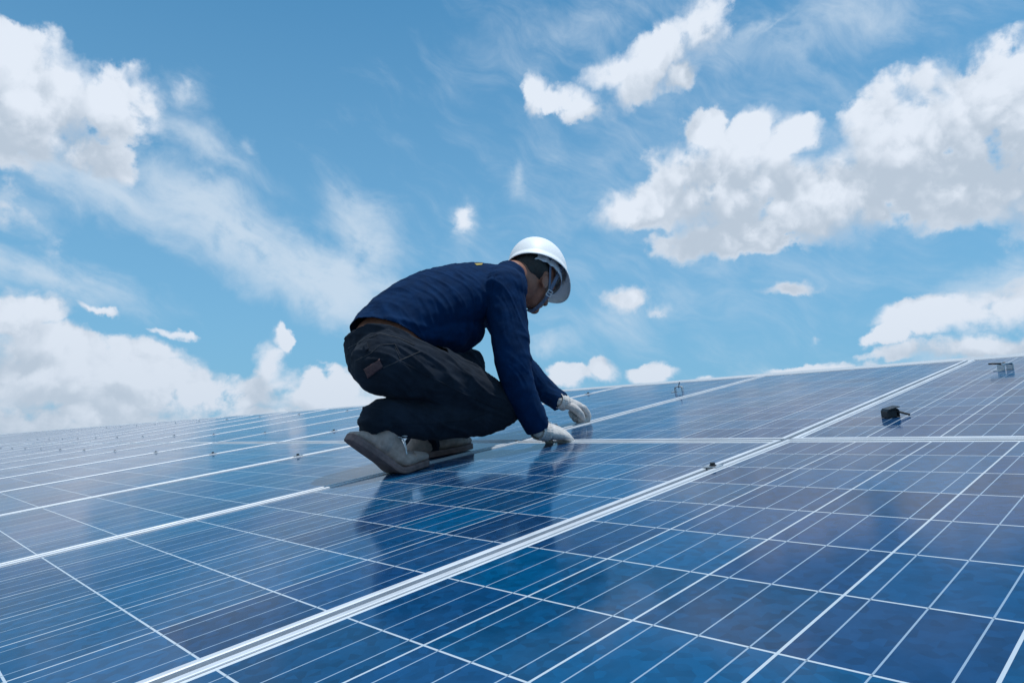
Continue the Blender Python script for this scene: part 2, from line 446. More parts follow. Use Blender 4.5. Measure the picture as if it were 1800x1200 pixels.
def cell_material():
    m = bpy.data.materials.new('solar_cells_under_glass'); m.use_nodes = True
    nt = m.node_tree; b = nt.nodes['Principled BSDF']
    tcn = node(nt, 'ShaderNodeTexCoord')
    sp = node(nt, 'ShaderNodeSeparateXYZ'); nt.links.new(tcn.outputs['Object'], sp.inputs[0])
    info = node(nt, 'ShaderNodeObjectInfo')
    pitch = 0.159
    def cell(axis, count):
        u = mth(nt, 'ADD', mth(nt, 'DIVIDE', sp.outputs[axis], pitch), count / 2.0)
        i = mth(nt, 'FLOOR', u)
        fr = mth(nt, 'SUBTRACT', mth(nt, 'SUBTRACT', u, i), 0.5)   # -0.5..0.5 within the cell
        inside = mth(nt, 'MULTIPLY', mth(nt, 'GREATER_THAN', u, 0.0), mth(nt, 'LESS_THAN', u, float(count)))
        return i, fr, inside
    ix, fx, inx = cell(0, 6)
    iy, fy, iny = cell(1, 12)
    ax = mth(nt, 'ABSOLUTE', fx); ay = mth(nt, 'ABSOLUTE', fy)
    gap = 0.5 - 0.0016 / pitch
    incell = mth(nt, 'MULTIPLY', mth(nt, 'LESS_THAN', ax, gap), mth(nt, 'LESS_THAN', ay, gap + 0.001))
    incell = mth(nt, 'MULTIPLY', incell, mth(nt, 'MULTIPLY', inx, iny))
    # three soldered ribbons run the length of the panel
    def ribbon(at):
        return mth(nt, 'LESS_THAN', mth(nt, 'ABSOLUTE', mth(nt, 'SUBTRACT', fx, at)), 0.00095 / pitch)
    rib = mth(nt, 'MAXIMUM', mth(nt, 'MAXIMUM', ribbon(-1 / 3.0), ribbon(0.0)), ribbon(1 / 3.0))
    rib = mth(nt, 'MULTIPLY', rib, mth(nt, 'MULTIPLY', inx, iny))
    ribin = mth(nt, 'MULTIPLY', rib, incell)
    # colour of each cell
    cid = node(nt, 'ShaderNodeCombineXYZ')
    nt.links.new(ix, cid.inputs[0]); nt.links.new(iy, cid.inputs[1])
    nt.links.new(mth(nt, 'MULTIPLY', info.outputs['Random'], 97.0), cid.inputs[2])
    wn = node(nt, 'ShaderNodeTexWhiteNoise'); nt.links.new(cid.outputs[0], wn.inputs['Vector'])
    ws_ = node(nt, 'ShaderNodeSeparateColor'); nt.links.new(wn.outputs['Color'], ws_.inputs[0])
    shift = vmth(nt, 'ADD', tcn.outputs['Object'], vmth(nt, 'SCALE', wn.outputs['Color'], scale=9.0))
    vo = node(nt, 'ShaderNodeTexVoronoi'); vo.voronoi_dimensions = '2D'; vo.inputs['Scale'].default_value = 85
    nt.links.new(shift, vo.inputs['Vector'])
    vs_ = node(nt, 'ShaderNodeSeparateColor'); nt.links.new(vo.outputs['Color'], vs_.inputs[0])
    nz = noise_tex(nt, shift, 38, 5.0, 0.65)
    hue = maprange(nt, ws_.outputs[0], 0.12, 0.95)
    col = mixc(nt, hue, (0.001, 0.068, 0.168), (0.005, 0.044, 0.126))
    grain = mth(nt, 'ADD', mth(nt, 'MULTIPLY', vs_.outputs[0], 0.5), mth(nt, 'MULTIPLY', nz.outputs[0], 0.65))
    grain = mth(nt, 'ADD', mth(nt, 'MULTIPLY', grain, 0.75), mth(nt, 'ADD', 0.40, mth(nt, 'MULTIPLY', ws_.outputs[1], 0.28)))
    vm = node(nt, 'ShaderNodeVectorMath', operation='SCALE'); nt.links.new(col, vm.inputs[0]); nt.links.new(grain, vm.inputs['Scale'])
    c1 = mixc(nt, ribin, vm.outputs[0], (0.26, 0.36, 0.47))
    c2 = mixc(nt, incell, (0.47, 0.54, 0.60), c1)
    edge = mth(nt, 'MULTIPLY', inx, iny)
    c2 = mixc(nt, edge, (0.64, 0.68, 0.72), c2)
    # ribbons cross the white gaps as short darker ticks
    tick = mth(nt, 'MULTIPLY', rib, mth(nt, 'GREATER_THAN', ay, gap))
    c3 = mixc(nt, mth(nt, 'MULTIPLY', tick, 0.8), c2, (0.10, 0.14, 0.19))
    # thin uneven dust film on the glass
    dz = noise_tex(nt, tcn.outputs['Object'], 3.5, 6.0, 0.65)
    dust = maprange(nt, dz.outputs[0], 0.35, 0.8, 0.0, 0.03)
    c4 = mixc(nt, dust, c3, (0.42, 0.47, 0.55))
    nt.links.new(c4, b.inputs['Base Color'])
    b.inputs['Roughness'].default_value = 0.45
    b.inputs['Specular IOR Level'].default_value = 0.0
    b.inputs['Coat Weight'].default_value = 0.85
    b.inputs['Coat IOR'].default_value = 1.27
    nt.links.new(maprange(nt, dz.outputs[0], 0.3, 0.75, 0.09, 0.14), b.inputs['Coat Roughness'])
    nb = noise_tex(nt, tcn.outputs['Object'], 900, 2.0, 0.5)
    nb2 = noise_tex(nt, tcn.outputs['Object'], 5, 2.0, 0.5)
    hsum = mth(nt, 'ADD', mth(nt, 'MULTIPLY', nb.outputs[0], 0.03), nb2.outputs[0])
    bp = node(nt, 'ShaderNodeBump'); bp.inputs['Distance'].default_value = 0.0003; bp.inputs['Strength'].default_value = 1.0
    nt.links.new(hsum, bp.inputs['Height']); nt.links.new(bp.outputs[0], b.inputs['Coat Normal'])
    return m
M_CELL = cell_material()

# ------------------------------------------------------------------ roof slopes
AL = 9.8676                      # tilt of the near slope, degrees
BE = 1.05                        # the upper row stands a little steeper
ROT_L = Matrix.Rotation(R(AL), 3, 'X')
ROT_U = Matrix.Rotation(R(AL + BE), 3, 'X')
PITCH = 1.007
SEAM0 = 0.0
S1 = 0.018                       # where the seam between the rows lies, up the slope
LEN = 1.960; WID = 0.989; LIP = 0.0115; TH = 0.040
O_U = ROT_L @ Vector((0, S1, 0))

def lower(t, s, n=0.0): return ROT_L @ Vector((t, s, n))
def upper(t, s, n=0.0): return O_U + ROT_U @ Vector((t, s, n))

# building below the array
g = bmesh.new()
vs = [g.verts.new((x, y, -9.0)) for x, y in ((-9000, -9000), (9000, -9000), (9000, 9000), (-9000, 9000))]
g.faces.new(vs)
ground = to_obj('ground', g, M_GROUND); tag(ground, kind='structure')

bld = bpy.data.objects.new('industrial_building', None); link(bld)
bld.location = (-15, 0, -9)
tag(bld, 'low white metal building whose shallow roof carries the rows of solar panels', 'building')
XL, XR = -62.0, 14.0
def strip(bm, pa, pb, x0, x1, ribs=None):
    vs = [bm.verts.new(p) for p in (Vector((x0, pa[1], pa[2])), Vector((x1, pa[1], pa[2])), Vector((x1, pb[1], pb[2])), Vector((x0, pb[1], pb[2])))]
    bm.faces.new(vs)
rb = bmesh.new()
ND = -0.062
eave = lower(0, -9.0, ND); bend = lower(0, S1, ND); ridge = upper(0, 2.34, ND)
back = Vector((0, ridge.y + 12, ridge.z - 2.2))
# standing-seam sheet: flat pans with upright ribs every 0.4 m
nx = int((XR - XL) / 0.4)
prof = []
for i in range(nx):
    x = XL + i * 0.4
    prof += [(x, 0), (x + 0.36, 0), (x + 0.368, 0.018), (x + 0.392, 0.018)]
rows = []
for p, up in ((eave, 1), (bend, 1), (ridge, 1), (back, 1)):
    rows.append([rb.verts.new((x, p.y, p.z + h)) for x, h in prof])
for a, b_ in zip(rows, rows[1:]):
    for i in range(len(prof) - 1):
        rb.faces.new((a[i], a[i + 1], b_[i + 1], b_[i]))
to_obj('roof', rb, M_ROOF, bld, shift=bld.location)
cb = bmesh.new()
# ridge capping: low folded sheet
sec = [upper(0, 2.02, -0.045), upper(0, 2.025, -0.020), upper(0, 2.20, -0.008), Vector((0, upper(0, 2.20, 0).y + 0.22, upper(0, 2.2, 0).z - 0.03)), Vector((0, upper(0, 2.20, 0).y + 0.23, upper(0, 2.2, 0).z - 0.10))]
lo = [cb.verts.new((XL, p.y, p.z)) for p in sec]; hi = [cb.verts.new((XR, p.y, p.z)) for p in sec]
for i in range(len(sec) - 1): cb.faces.new((lo[i], hi[i], hi[i + 1], lo[i + 1]))
to_obj('ridge_cap', cb, M_ROOF, bld, shift=bld.location)
wb = bmesh.new()
for (x0, y0, z0), (x1, y1, z1) in (((XL, eave.y + .3, eave.z), (XR, eave.y + .3, eave.z)), ((XR, eave.y + .3, eave.z), (XR, ridge.y, ridge.z)), ((XR, ridge.y, ridge.z), (XR, back.y - .3, back.z)),
                                   ((XL, eave.y + .3, eave.z), (XL, ridge.y, ridge.z)), ((XL, ridge.y, ridge.z), (XL, back.y - .3, back.z)), ((XL, back.y - .3, back.z), (XR, back.y - .3, back.z))):
    wb.faces.new([wb.verts.new(p) for p in ((x0, y0, -9), (x1, y1, -9), (x1, y1, z1 - .02), (x0, y0, z0 - .02))])
to_obj('wall', wb, M_WALL, bld, shift=bld.location)

# ------------------------------------------------------------------ solar panels
def frame_mesh():
    bm = bmesh.new()
    hx, hy = WID / 2, LEN / 2
    def ring(ix, z):
        return [bm.verts.new((sx * (hx - ix), sy * (hy - ix), z)) for sx, sy in ((-1, -1), (1, -1), (1, 1), (-1, 1))]
    prof = [(0.0, -TH), (0.0, -0.0012), (0.0012, 0.0), (LIP - 0.0008, 0.0), (LIP, -0.0008), (LIP, -0.0024), (0.0016, -0.0028), (0.0016, -TH + 0.002), (0.022, -TH + 0.002), (0.022, -TH)]
    rings = [ring(*p) for p in prof]
    for a, b_ in zip(rings, rings[1:] + rings[:1]):
        for i in range(4):
            bm.faces.new((a[i], a[(i + 1) % 4], b_[(i + 1) % 4], b_[i]))
    return bm

def glass_mesh():
    bm = bmesh.new()
    hx, hy = WID / 2 - 0.0018, LEN / 2 - 0.0018
    box(bm, (0, 0, -0.0046), (2 * hx, 2 * hy, 0.0034))
    return bm

panel0 = bpy.data.objects.new('solar_panel', None); link(panel0)
frame0 = to_obj('frame', frame_mesh(), M_ALU, panel0)
glass0 = to_obj('cell_sheet', glass_mesh(), M_CELL, panel0)

LOWER_LABELS = {
    -1: 'lower row solar panel beyond the right edge of the nearest big panel',
    0: 'nearest solar panel, filling the lower right corner beside the wide diagonal seam',
    1: 'lower row solar panel under the near glove, mirroring the worker in its glass',
    2: 'lower row solar panel with the worker\'s grey shadow, just left of his shoes',
    3: 'lower row solar panel, second to the left of the seam under the worker',
}
UPPER_LABELS = {
    -1: 'upper row solar panel beyond the right edge of the one carrying the black clamp',
    0: 'upper right solar panel with a loose black clamp and a loose silver clamp',
    1: 'upper row solar panel with bare glass, right of the worker\'s gloves',
    2: 'upper row solar panel behind the gloves with one small loose silver clamp',
    3: 'upper row solar panel right behind the worker\'s torso and knees',
}
ONES = ['', 'first', 'second', 'third', 'fourth', 'fifth', 'sixth', 'seventh', 'eighth', 'ninth', 'tenth', 'eleventh', 'twelfth', 'thirteenth', 'fourteenth',
        'fifteenth', 'sixteenth', 'seventeenth', 'eighteenth', 'nineteenth', 'twentieth']
ORD = ONES + ['twenty-' + w for w in ONES[1:10]] + ['thirtieth']
NCOL = 30
first = True
for row in ('lower', 'upper'):
    for k in range(-1, NCOL):
        if first:
            o, fr, gl = panel0, frame0, glass0; first = False
        else:
            o = panel0.copy(); COL.objects.link(o)
            fr = frame0.copy(); COL.objects.link(fr); fr.parent = o
            gl = glass0.copy(); COL.objects.link(gl); gl.parent = o
        t = SEAM0 + PITCH * (0.5 - k)
        rnd = random.Random(k * 7 + (row == 'upper'))
        n = rnd.uniform(-0.0006, 0.0006)
        if row == 'lower':
            o.location = lower(t, S1 - 0.010 - LEN / 2, n); o.rotation_euler = (R(AL + rnd.uniform(-.03, .03)), R(rnd.uniform(-.05, .05)), 0)
            lab = LOWER_LABELS.get(k)
        else:
            o.location = upper(t, 0.010 + LEN / 2, n); o.rotation_euler = (R(AL + BE + rnd.uniform(-.03, .03)), R(rnd.uniform(-.05, .05)), 0)
            lab = UPPER_LABELS.get(k)
        if lab is None:
            lab = '%s row solar panel, %s to the left of the seam under the worker' % (row, ORD[k - 1])
        tag(o, lab, 'solar panel', 'solar panels in the %s row' % row)

# ------------------------------------------------------------------ clamps bolted over the seams
def clamp_parts(root):
    bm = bmesh.new()
    box(bm, (0, 0, 0.0018), (0.044, 0.036, 0.003)); box(bm, (0, 0, -0.012), (0.014, 0.036, 0.022))
    a = to_obj('plate', bm, M_STEEL, root, bevel=0.0008)
    bm = bmesh.new()
    bmesh.ops.create_cone(bm, segments=12, radius1=0.0072, radius2=0.0066, depth=0.008, cap_ends=True, matrix=Matrix.Translation((0, 0, 0.0075)))
    bmesh.ops.create_cone(bm, segments=12, radius1=0.0100, radius2=0.0100, depth=0.0015, cap_ends=True, matrix=Matrix.Translation((0, 0, 0.0042)))
    b_ = to_obj('bolt', bm, M_BLACK, root, bevel=0.0005)
    return [a, b_]
clamp0 = bpy.data.objects.new('panel_clamp', None); link(clamp0)
cparts = clamp_parts(clamp0)
first = True
def put_clamp(loc, tilt, lab):
    global first
    if first:
        o = clamp0; first = False
    else:
        o = clamp0.copy(); COL.objects.link(o)
        for c_ in cparts:
            d = c_.copy(); COL.objects.link(d); d.parent = o
    o.location = loc; o.rotation_euler = (R(tilt), 0, 0); sc_ = .82 if loc.x > -4 else .62; o.scale = (sc_, sc_, sc_)
    tag(o, lab, 'clamp', 'clamps bolted over the seams between panels')
for k in range(0, 15):
    if k == 1: continue
    t = SEAM0 - PITCH * k
    where = 'the wide diagonal seam right of the worker' if k == 0 else '%s seam left of the worker' % ORD[k - 1]
    put_clamp(lower(t, -0.355, 0.0005), AL, 'small bolted clamp in the lower row, %s' % where)
    if k >= 2:
        put_clamp(upper(t, 0.36, 0.0005), AL + BE, 'small bolted clamp low in the upper row, %s' % where)
        put_clamp(upper(t, 1.62, 0.0005), AL + BE, 'small bolted clamp near the ridge, %s' % where)

# loose clamps lying on the glass
def on_upper(x, y):
    """where the line of sight meets the upper slope"""
    d = ray(x, y); nrm = ROT_U @ Vector((0, 0, 1))
    return C + d * ((O_U + nrm * -0.0028 - C).dot(nrm) / d.dot(nrm))

def z_clamp(loc, yaw, m_body, m_bolt, lab, sc=1.0, bolt_dir=(1, 0, 0)):
    root = bpy.data.objects.new('loose_clamp', None); link(root)
    root.location = loc
    root.rotation_euler = (ROT_U @ Matrix.Rotation(R(yaw), 3, 'Z')).to_euler()
    root.scale = (sc, sc, sc)
    bm = bmesh.new()
    # U-shaped extrusion standing on its open side
    out = [(-.021, 0), (-.021, .022), (-.015, .029), (.015, .029), (.021, .022), (.021, 0), (.017, 0), (.017, .020), (.012, .025), (-.012, .025), (-.017, .020), (-.017, 0)]
    for sgn in (0,):
        fr_ = [bm.verts.new((x, -.018, z)) for x, z in out]; bk = [bm.verts.new((x, .018, z)) for x, z in out]
        for i in range(len(out)):
            j = (i + 1) % len(out); bm.faces.new((fr_[i], fr_[j], bk[j], bk[i]))
        for ring_ in (fr_, bk):
            for i in range(5):
                bm.faces.new([ring_[i], ring_[i + 1], ring_[10 - i], ring_[11 - i]])
    if m_body is not M_BLACK: box(bm, (-.030, 0, .0012), (.020, .036, .0022))
    if m_body is M_BLACK:
        box(bm, (0, .002, .012), (.030, .030, .022)); box(bm, (.004, 0, .0305), (.040, .038, .003), rot=Matrix.Rotation(R(-8), 3, 'Y'))
    to_obj('bracket', bm, m_body, root, bevel=0.0006)
    bm = bmesh.new()
    d = Vector(bolt_dir).normalized()
    a = Vector((0, 0, .026)); e = a + d * .060
    tube(bm, [a, a.lerp(e, .5), e], [.0036] * 3, side=(0, 0, 1) if abs(d.z) < .8 else (1, 0, 0), n=12, sub=1, cap=False)
    tube(bm, [a - d * .001, a + d * .008], [.0068] * 2, side=(0, 0, 1) if abs(d.z) < .8 else (1, 0, 0), n=6, sub=1, cap=False)
    to_obj('bolt', bm, m_bolt, root, bevel=0.0004)
    tag(root, lab, 'clamp', 'loose clamps lying on the glass')
    return root
z_clamp(on_upper(1566, 733), 50, M_BLACK, M_BLACK, 'loose black clamp with its bolt sticking out sideways, lying on the right panel', .85, (.75, -.55, -.36))
z_clamp(on_upper(1768, 650), 50, M_STEEL, M_BLACK, 'loose silver clamp with dark bolt near the ridge in the top right corner', .95, (-.9, .2, .1))
z_clamp(on_upper(1194, 688), 20, M_STEEL, M_STEEL, 'loose silver clamp standing on the panel behind the gloves, seen against the ridge', 1.0, (.2, -.5, .3))
z_clamp(upper(-PITCH * 1 - .012, 0.20, .002), 75, M_STEEL, M_STEEL, 'silver clamp being fitted on the seam under the worker\'s far glove', .9, (-.5, .3, .8))
# ------------------------------------------------------------------ the worker
BASE = Vector((-1.0, -0.45, -0.07))
XM = -1.02                        # the plane that halves the torso

def seg_dist(q, a, b):
    d = b - a; L = d.length_squared
    t = 0 if L < 1e-9 else max(0.0, min(1.0, (q - a).dot(d) / L))
    return (q - (a + d * t)).length, t

def make_folds(segs, X, mpp=0.00193):
    out = []
    for (x0, y0, x1, y1, w, h) in segs:
        a = P(x0, y0, X); b = P(x1, y1, X)
        out.append((Vector((a.y, a.z)), Vector((b.y, b.z)), w * mpp * random.uniform(.7, 1.2), h * 0.001 * random.uniform(.4, 1.1)))
    return out

def fold_fn(folds, amp=0.0, fscale=9.0, seed=0.0, wr=0.0, wdir=(0.7, -0.7), wfreq=(5.0, 30.0), region=None):
    """press the listed folds, plus a fine field of creases running along wdir (y, z), into the cloth"""
    wd = Vector(wdir).normalized(); wp = Vector((-wd.y, wd.x))
    def f(co, n):
        q = Vector((co.y, co.z)); d = 0.0
        wgt = max(0.0, min(1.0, 0.55 + n.x * 1.2))
        if wgt > 0:
            for a, b, w, h in folds:
                r, t = seg_dist(q, a, b)
                if r < w * 3:
                    taper = math.sin(math.pi * min(1, max(0, 0.12 + 0.76 * t))) ** 0.7
                    jig = 0.75 + 0.5 * noise.noise(co * 40)
                    d += h * jig * math.exp(-(r / w) ** 2) * taper * wgt
        if amp:
            d += amp * noise.fractal(co * fscale + Vector((seed, 0, 0)), 1.0, 2.1, 4)
        if wr:
            warp = noise.noise(co * 7 + Vector((seed, 3, 0))) * 0.035
            al, ac = q.dot(wd), q.dot(wp) + warp
            rn = noise.noise(Vector((al * wfreq[0], ac * wfreq[1], co.x * 6 + seed)))
            rn2 = noise.noise(Vector((al * wfreq[0] * 1.7 + 9, ac * wfreq[1] * 1.9, co.x * 9 + seed)))
            k = region(co) if region else 1.0
            d += wr * k * (max(0.0, 1 - abs(rn) * 3.2) ** 2 + 0.4 * max(0.0, 1 - abs(rn2) * 3.2) ** 2 - 0.4)
        return co + n * d
    return f

# --- body: one continuous skin from head to feet, most of it inside the clothes
HC = P(936, 489, -1.0)
HF = Vector((-0.10, 0.89, -0.44)).normalized()
HU = (Vector((0, 0, 1)) - HF * HF.z).normalized()
HU = (Matrix.Rotation(R(4), 3, HF) @ HU).normalized()
HR = HF.cross(HU).normalized()          # the worker's right, towards the camera
def hd(f, u, r): return HC + HF * f + HU * u + HR * r

def skin_body():
    bm = bmesh.new()
    ellipsoid(bm, hd(-0.008, 0.030, 0), (0.098, 0.092, 0.078), (HF, HU, HR), 28, 18)      # skull
    ellipsoid(bm, hd(0.030, -0.030, 0), (0.062, 0.075, 0.062), (HF, HU, HR))              # face
    ellipsoid(bm, hd(0.045, -0.078, 0), (0.040, 0.032, 0.042), (HF, HU, HR))              # jaw and chin
    ellipsoid(bm, hd(0.068, -0.100, 0), (0.020, 0.018, 0.022), (HF, HU, HR))
    ellipsoid(bm, hd(0.080, 0.012, 0), (0.022, 0.016, 0.052), (HF, HU, HR))               # brow
    for s in (-1, 1):
        ellipsoid(bm, hd(0.060, -0.032, s * 0.036), (0.026, 0.022, 0.022), (HF, HU, HR))  # cheekbones
    tube(bm, [hd(0.086, 0.000, 0), hd(0.104, -0.026, 0), hd(0.110, -0.040, 0)], [.009, .012, .014], side=HR, n=12, sub=3)   # nose
    for s in (-1, 1): ellipsoid(bm, hd(0.096, -0.043, s * 0.013), (0.010, 0.008, 0.008), (HF, HU, HR), 10, 8)
    ellipsoid(bm, hd(0.088, -0.064, 0), (0.011, 0.0055, 0.022), (HF, HU, HR), 14, 8)      # lips
    ellipsoid(bm, hd(0.085, -0.075, 0), (0.011, 0.0065, 0.019), (HF, HU, HR), 14, 8)
    for s in (-1, 1):                                                                       # ears
        pts = [hd(-0.004 + .021 * math.cos(a) * 0.8, -0.022 + .032 * math.sin(a), s * (0.078 + .006 * math.cos(a + 2.4))) for a in [R(x) for x in range(-120, 150, 24)]]
        tube(bm, pts, [.006] * len(pts), side=HR, n=8, sub=2)
        ellipsoid(bm, hd(-0.004, -0.024, s * 0.073), (0.016, 0.026, 0.008), (HF, HU, HR), 14, 8)
    neck = [Vector((-1.0, -0.09, 0.56)), Vector((-1.0, -0.015, 0.615)), hd(-0.030, -0.045, 0)]
    tube(bm, neck, [(.075, .07), (.060, .062), (.062, .066)], side=HR, n=24)
    spine = [P(690, 632, XM), P(676, 606, XM), P(718, 573, XM), P(775, 540, XM), P(830, 520, XM), P(880, 505, XM)]
    tube(bm, spine, [(.105, .07), (.140, .096), (.134, .09), (.14, .095), (.15, .09), (.11, .07)], n=24)
    tube(bm, [RSH, (RSH + LSH) / 2, LSH], [.05, .07, .05], side=(0, 0, 1))
    tube(bm, [RSH, P(893, 560, -.815), REL, P(916, 690, -.782), RWR], [.045, .040, .034, .028, .022])
    tube(bm, [LSH, LSH.lerp(LEL, .5), LEL, P(955, 683, -1.14), LWR], [.040, .030, .020, .018, .018])
    tube(bm, [P(672, 628, -.93), RKN, P(760, 738, -.92), RAN, P(668, 768, -.945), P(694, 808, -.935)], [.068, .052, .05, .032, .024, .020])
    tube(bm, [P(672, 628, -1.11), LKN, LAN, LAN + Vector((0, .05, -.02)), LAN + Vector((0, .14, -.01))], [.068, .052, .034, .024, .020])
    return bm

RSH = P(884, 508, -0.85); REL = P(903, 640, -0.79); RWR = P(946, 752, -0.775)
LSH = Vector((-1.17, 0.0, 0.585)); LEL = Vector((-1.185, 0.195, 0.325)); LWR = P(978, 702, -1.075)
RKN = P(876, 716, -0.865); RAN = P(655, 740, -0.95)
LKN = P(817, 642, -1.17); LAN = P(737, 781, -1.13)

person = fused('person', skin_body(), M_SKIN, None, 0.0045, BASE, 3, 0.5)
person.location = BASE
tag(person, 'worker in navy shirt, charcoal jeans and white hard hat crouching over a panel seam', 'person')

# --- hair below the helmet
bm = bmesh.new()
ellipsoid(bm, hd(-0.018, 0.028, 0), (0.094, 0.088, 0.080), (HF, HU, HR), 28, 18)
ellipsoid(bm, hd(-0.062, -0.012, 0), (0.036, 0.042, 0.060), (HF, HU, HR))
hair = fused('hair', bm, M_HAIR, person, 0.005, BASE, 2, 0.5, deform=lambda c_, n_: c_ + n_ * 0.0015 * noise.noise(c_ * 160),
             keep=lambda c_: not ((c_ - HC).dot(HF) > 0.030 and (c_ - HC).dot(HU) < 0.035) and (c_ - HC).dot(HU) > -0.075)

# --- trousers
def jeans():
    bm = bmesh.new()
    tube(bm, [P(658, 571, XM), P(664, 598, XM), P(674, 632, XM + .005)], [(.140, .088), (.148, .092), (.150, .100)], n=30, sub=6)
    for s, x in ((1, -.945), (-1, -1.095)):
        ellipsoid(bm, P(671, 638, x), (.084, .092, .098))
    # near leg: knee low, shin lying back
    tube(bm, [P(678, 634, -.935), P(745, 655, -.915), P(815, 684, -.885), P(875, 712, -.865)], [(.090, .104), (.096, .100), (.088, .088), (.070, .076)], n=28)
    tube(bm, [P(880, 714, -.865), P(852, 729, -.872), P(790, 736, -.90), P(720, 737, -.93), P(676, 731, -.948), P(660, 736, -.95)], [(.070, .070), (.066, .064), (.062, .062), (.062, .060), (.060, .052), (.056, .048)], n=26)
    tube(bm, [P(655, 732, -.95), P(658, 742, -.95), P(663, 757, -.947)], [(.056, .050), (.055, .047), (.058, .047)], n=24, capk=.2)
    # far leg: knee up, foot flat
    tube(bm, [P(680, 630, -1.10), P(750, 634, -1.14), P(822, 640, -1.17)], [(.10, .10), (.088, .086), (.068, .064)], n=26)
    tube(bm, [P(824, 642, -1.17), P(797, 690, -1.16), P(762, 745, -1.14), P(742, 783, -1.115)], [(.066, .066), (.062, .066), (.058, .056), (.066, .056)], n=26, capk=.25)
    return bm
waist_cut = (Vector((-1.02, -0.643, 0.312)), Vector((.24, -.40, -.90)).normalized(), lambda v: v.y < -.44)
hem_cut = (Vector((-1.02, -0.620, 0.357)), Vector((0, .45, .89)).normalized(), lambda v: v.y < -.38)
jf = make_folds([
    (752, 616, 830, 652, 6, 5), (775, 640, 850, 680, 5, 5), (800, 655, 868, 694, 4, 4), (740, 640, 800, 668, 5, -5), (830, 664, 890, 700, 4, 3),
    (852, 725, 882, 740, 3, 5), (858, 737, 892, 745, 3, 5), (846, 716, 874, 729, 3, -4), (870, 705, 904, 716, 3, 3), (868, 752, 900, 735, 3, -4),
    (636, 655, 700, 700, 6, 6), (640, 625, 690, 650, 5, 4), (690, 700, 760, 704, 5, -6), (700, 690, 780, 700, 4, 4), (655, 600, 700, 625, 4, 3),
    (638, 712, 700, 728, 5, 5), (632, 728, 690, 748, 4, 5), (690, 715, 780, 728, 5, 4), (760, 745, 840, 740, 5, 4), (660, 752, 720, 745, 4, 5), (700, 750, 760, 757, 4, -4),
], -0.85)
trousers = fused('trousers', jeans(), M_JEAN, person, 0.0046, BASE, 6, 0.5, deform=fold_fn(jf, amp=0.004, fscale=13, seed=2, wr=.0052, wdir=(.8, -.35), wfreq=(4, 26)), keep=waist_cut, solid=.003)

# --- shirt
def shirt():
    bm = bmesh.new()
    tube(bm, [P(652, 612, XM), P(704, 570, XM), P(752, 545, XM), P(806, 528, XM), P(850, 516, XM), P(880, 506, XM)],
         [(.140, .094), (.158, .118), (.172, .130), (.182, .126), (.170, .108), (.120, .080)], n=32)
    tube(bm, [P(690, 598, XM), P(750, 585, XM), P(800, 585, XM)], [(.15, .06), (.155, .085), (.14, .07)], n=28)      # slack belly of the shirt
    tube(bm, [RSH + Vector((.01, 0, 0)), (RSH + LSH) / 2 + Vector((0, 0, .01)), LSH], [(.072, .078), (.085, .100), (.070, .075)], side=(0, 0, 1), n=26)
    tube(bm, [P(872, 506, -1.0), P(893, 488, -1.0)], [(.095, .075), (.072, .062)], n=24)
    tube(bm, [RSH + Vector((.004, -.005, .005)), P(893, 560, -.815), REL, P(916, 690, -.782), RWR], [(.070, .080), (.062, .072), (.055, .063), (.048, .051), (.043, .044)], n=24, capk=.2)
    tube(bm, [LSH, LSH.lerp(LEL, .5), LEL, P(955, 683, -1.14), P(986, 707, -1.072)], [(.068, .072), (.060, .062), (.052, .053), (.046, .048), (.042, .043)], n=24, capk=.2)
    return bm
sf = make_folds([
    (822, 474, 856, 516, 4, 4), (792, 484, 822, 540, 5, 5), (760, 490, 800, 560, 5, 5), (738, 508, 800, 540, 5, 5),
    (728, 512, 776, 572, 4, 5), (690, 545, 770, 575, 5, 6), (676, 545, 740, 592, 5, 5), (654, 560, 716, 598, 4, 4), (640, 572, 690, 600, 3, 4),
    (836, 500, 846, 560, 5, -5), (860, 520, 850, 600, 6, -7), (892, 490, 872, 560, 5, 4), (915, 480, 926, 540, 4, 4), (926, 500, 930, 570, 3, 4),
    (880, 590, 925, 612, 5, 4), (882, 626, 930, 640, 5, 5), (890, 650, 936, 652, 4, -5), (900, 668, 940, 672, 5, 4), (905, 690, 945, 700, 4, 4), (915, 716, 950, 718, 4, 4), (922, 736, 955, 734, 3, 4),
    (720, 596, 790, 610, 5, 4), (770, 590, 850, 600, 6, 5), (800, 560, 850, 585, 5, -5),
], -0.83)
shirt_o = fused('shirt', shirt(), M_SHIRT, person, 0.0044, BASE, 5, 0.5, deform=fold_fn(sf, amp=0.004, fscale=10, seed=5, wr=.0034, wdir=(.55, -.85), wfreq=(3.5, 24)), keep=hem_cut, solid=.002)

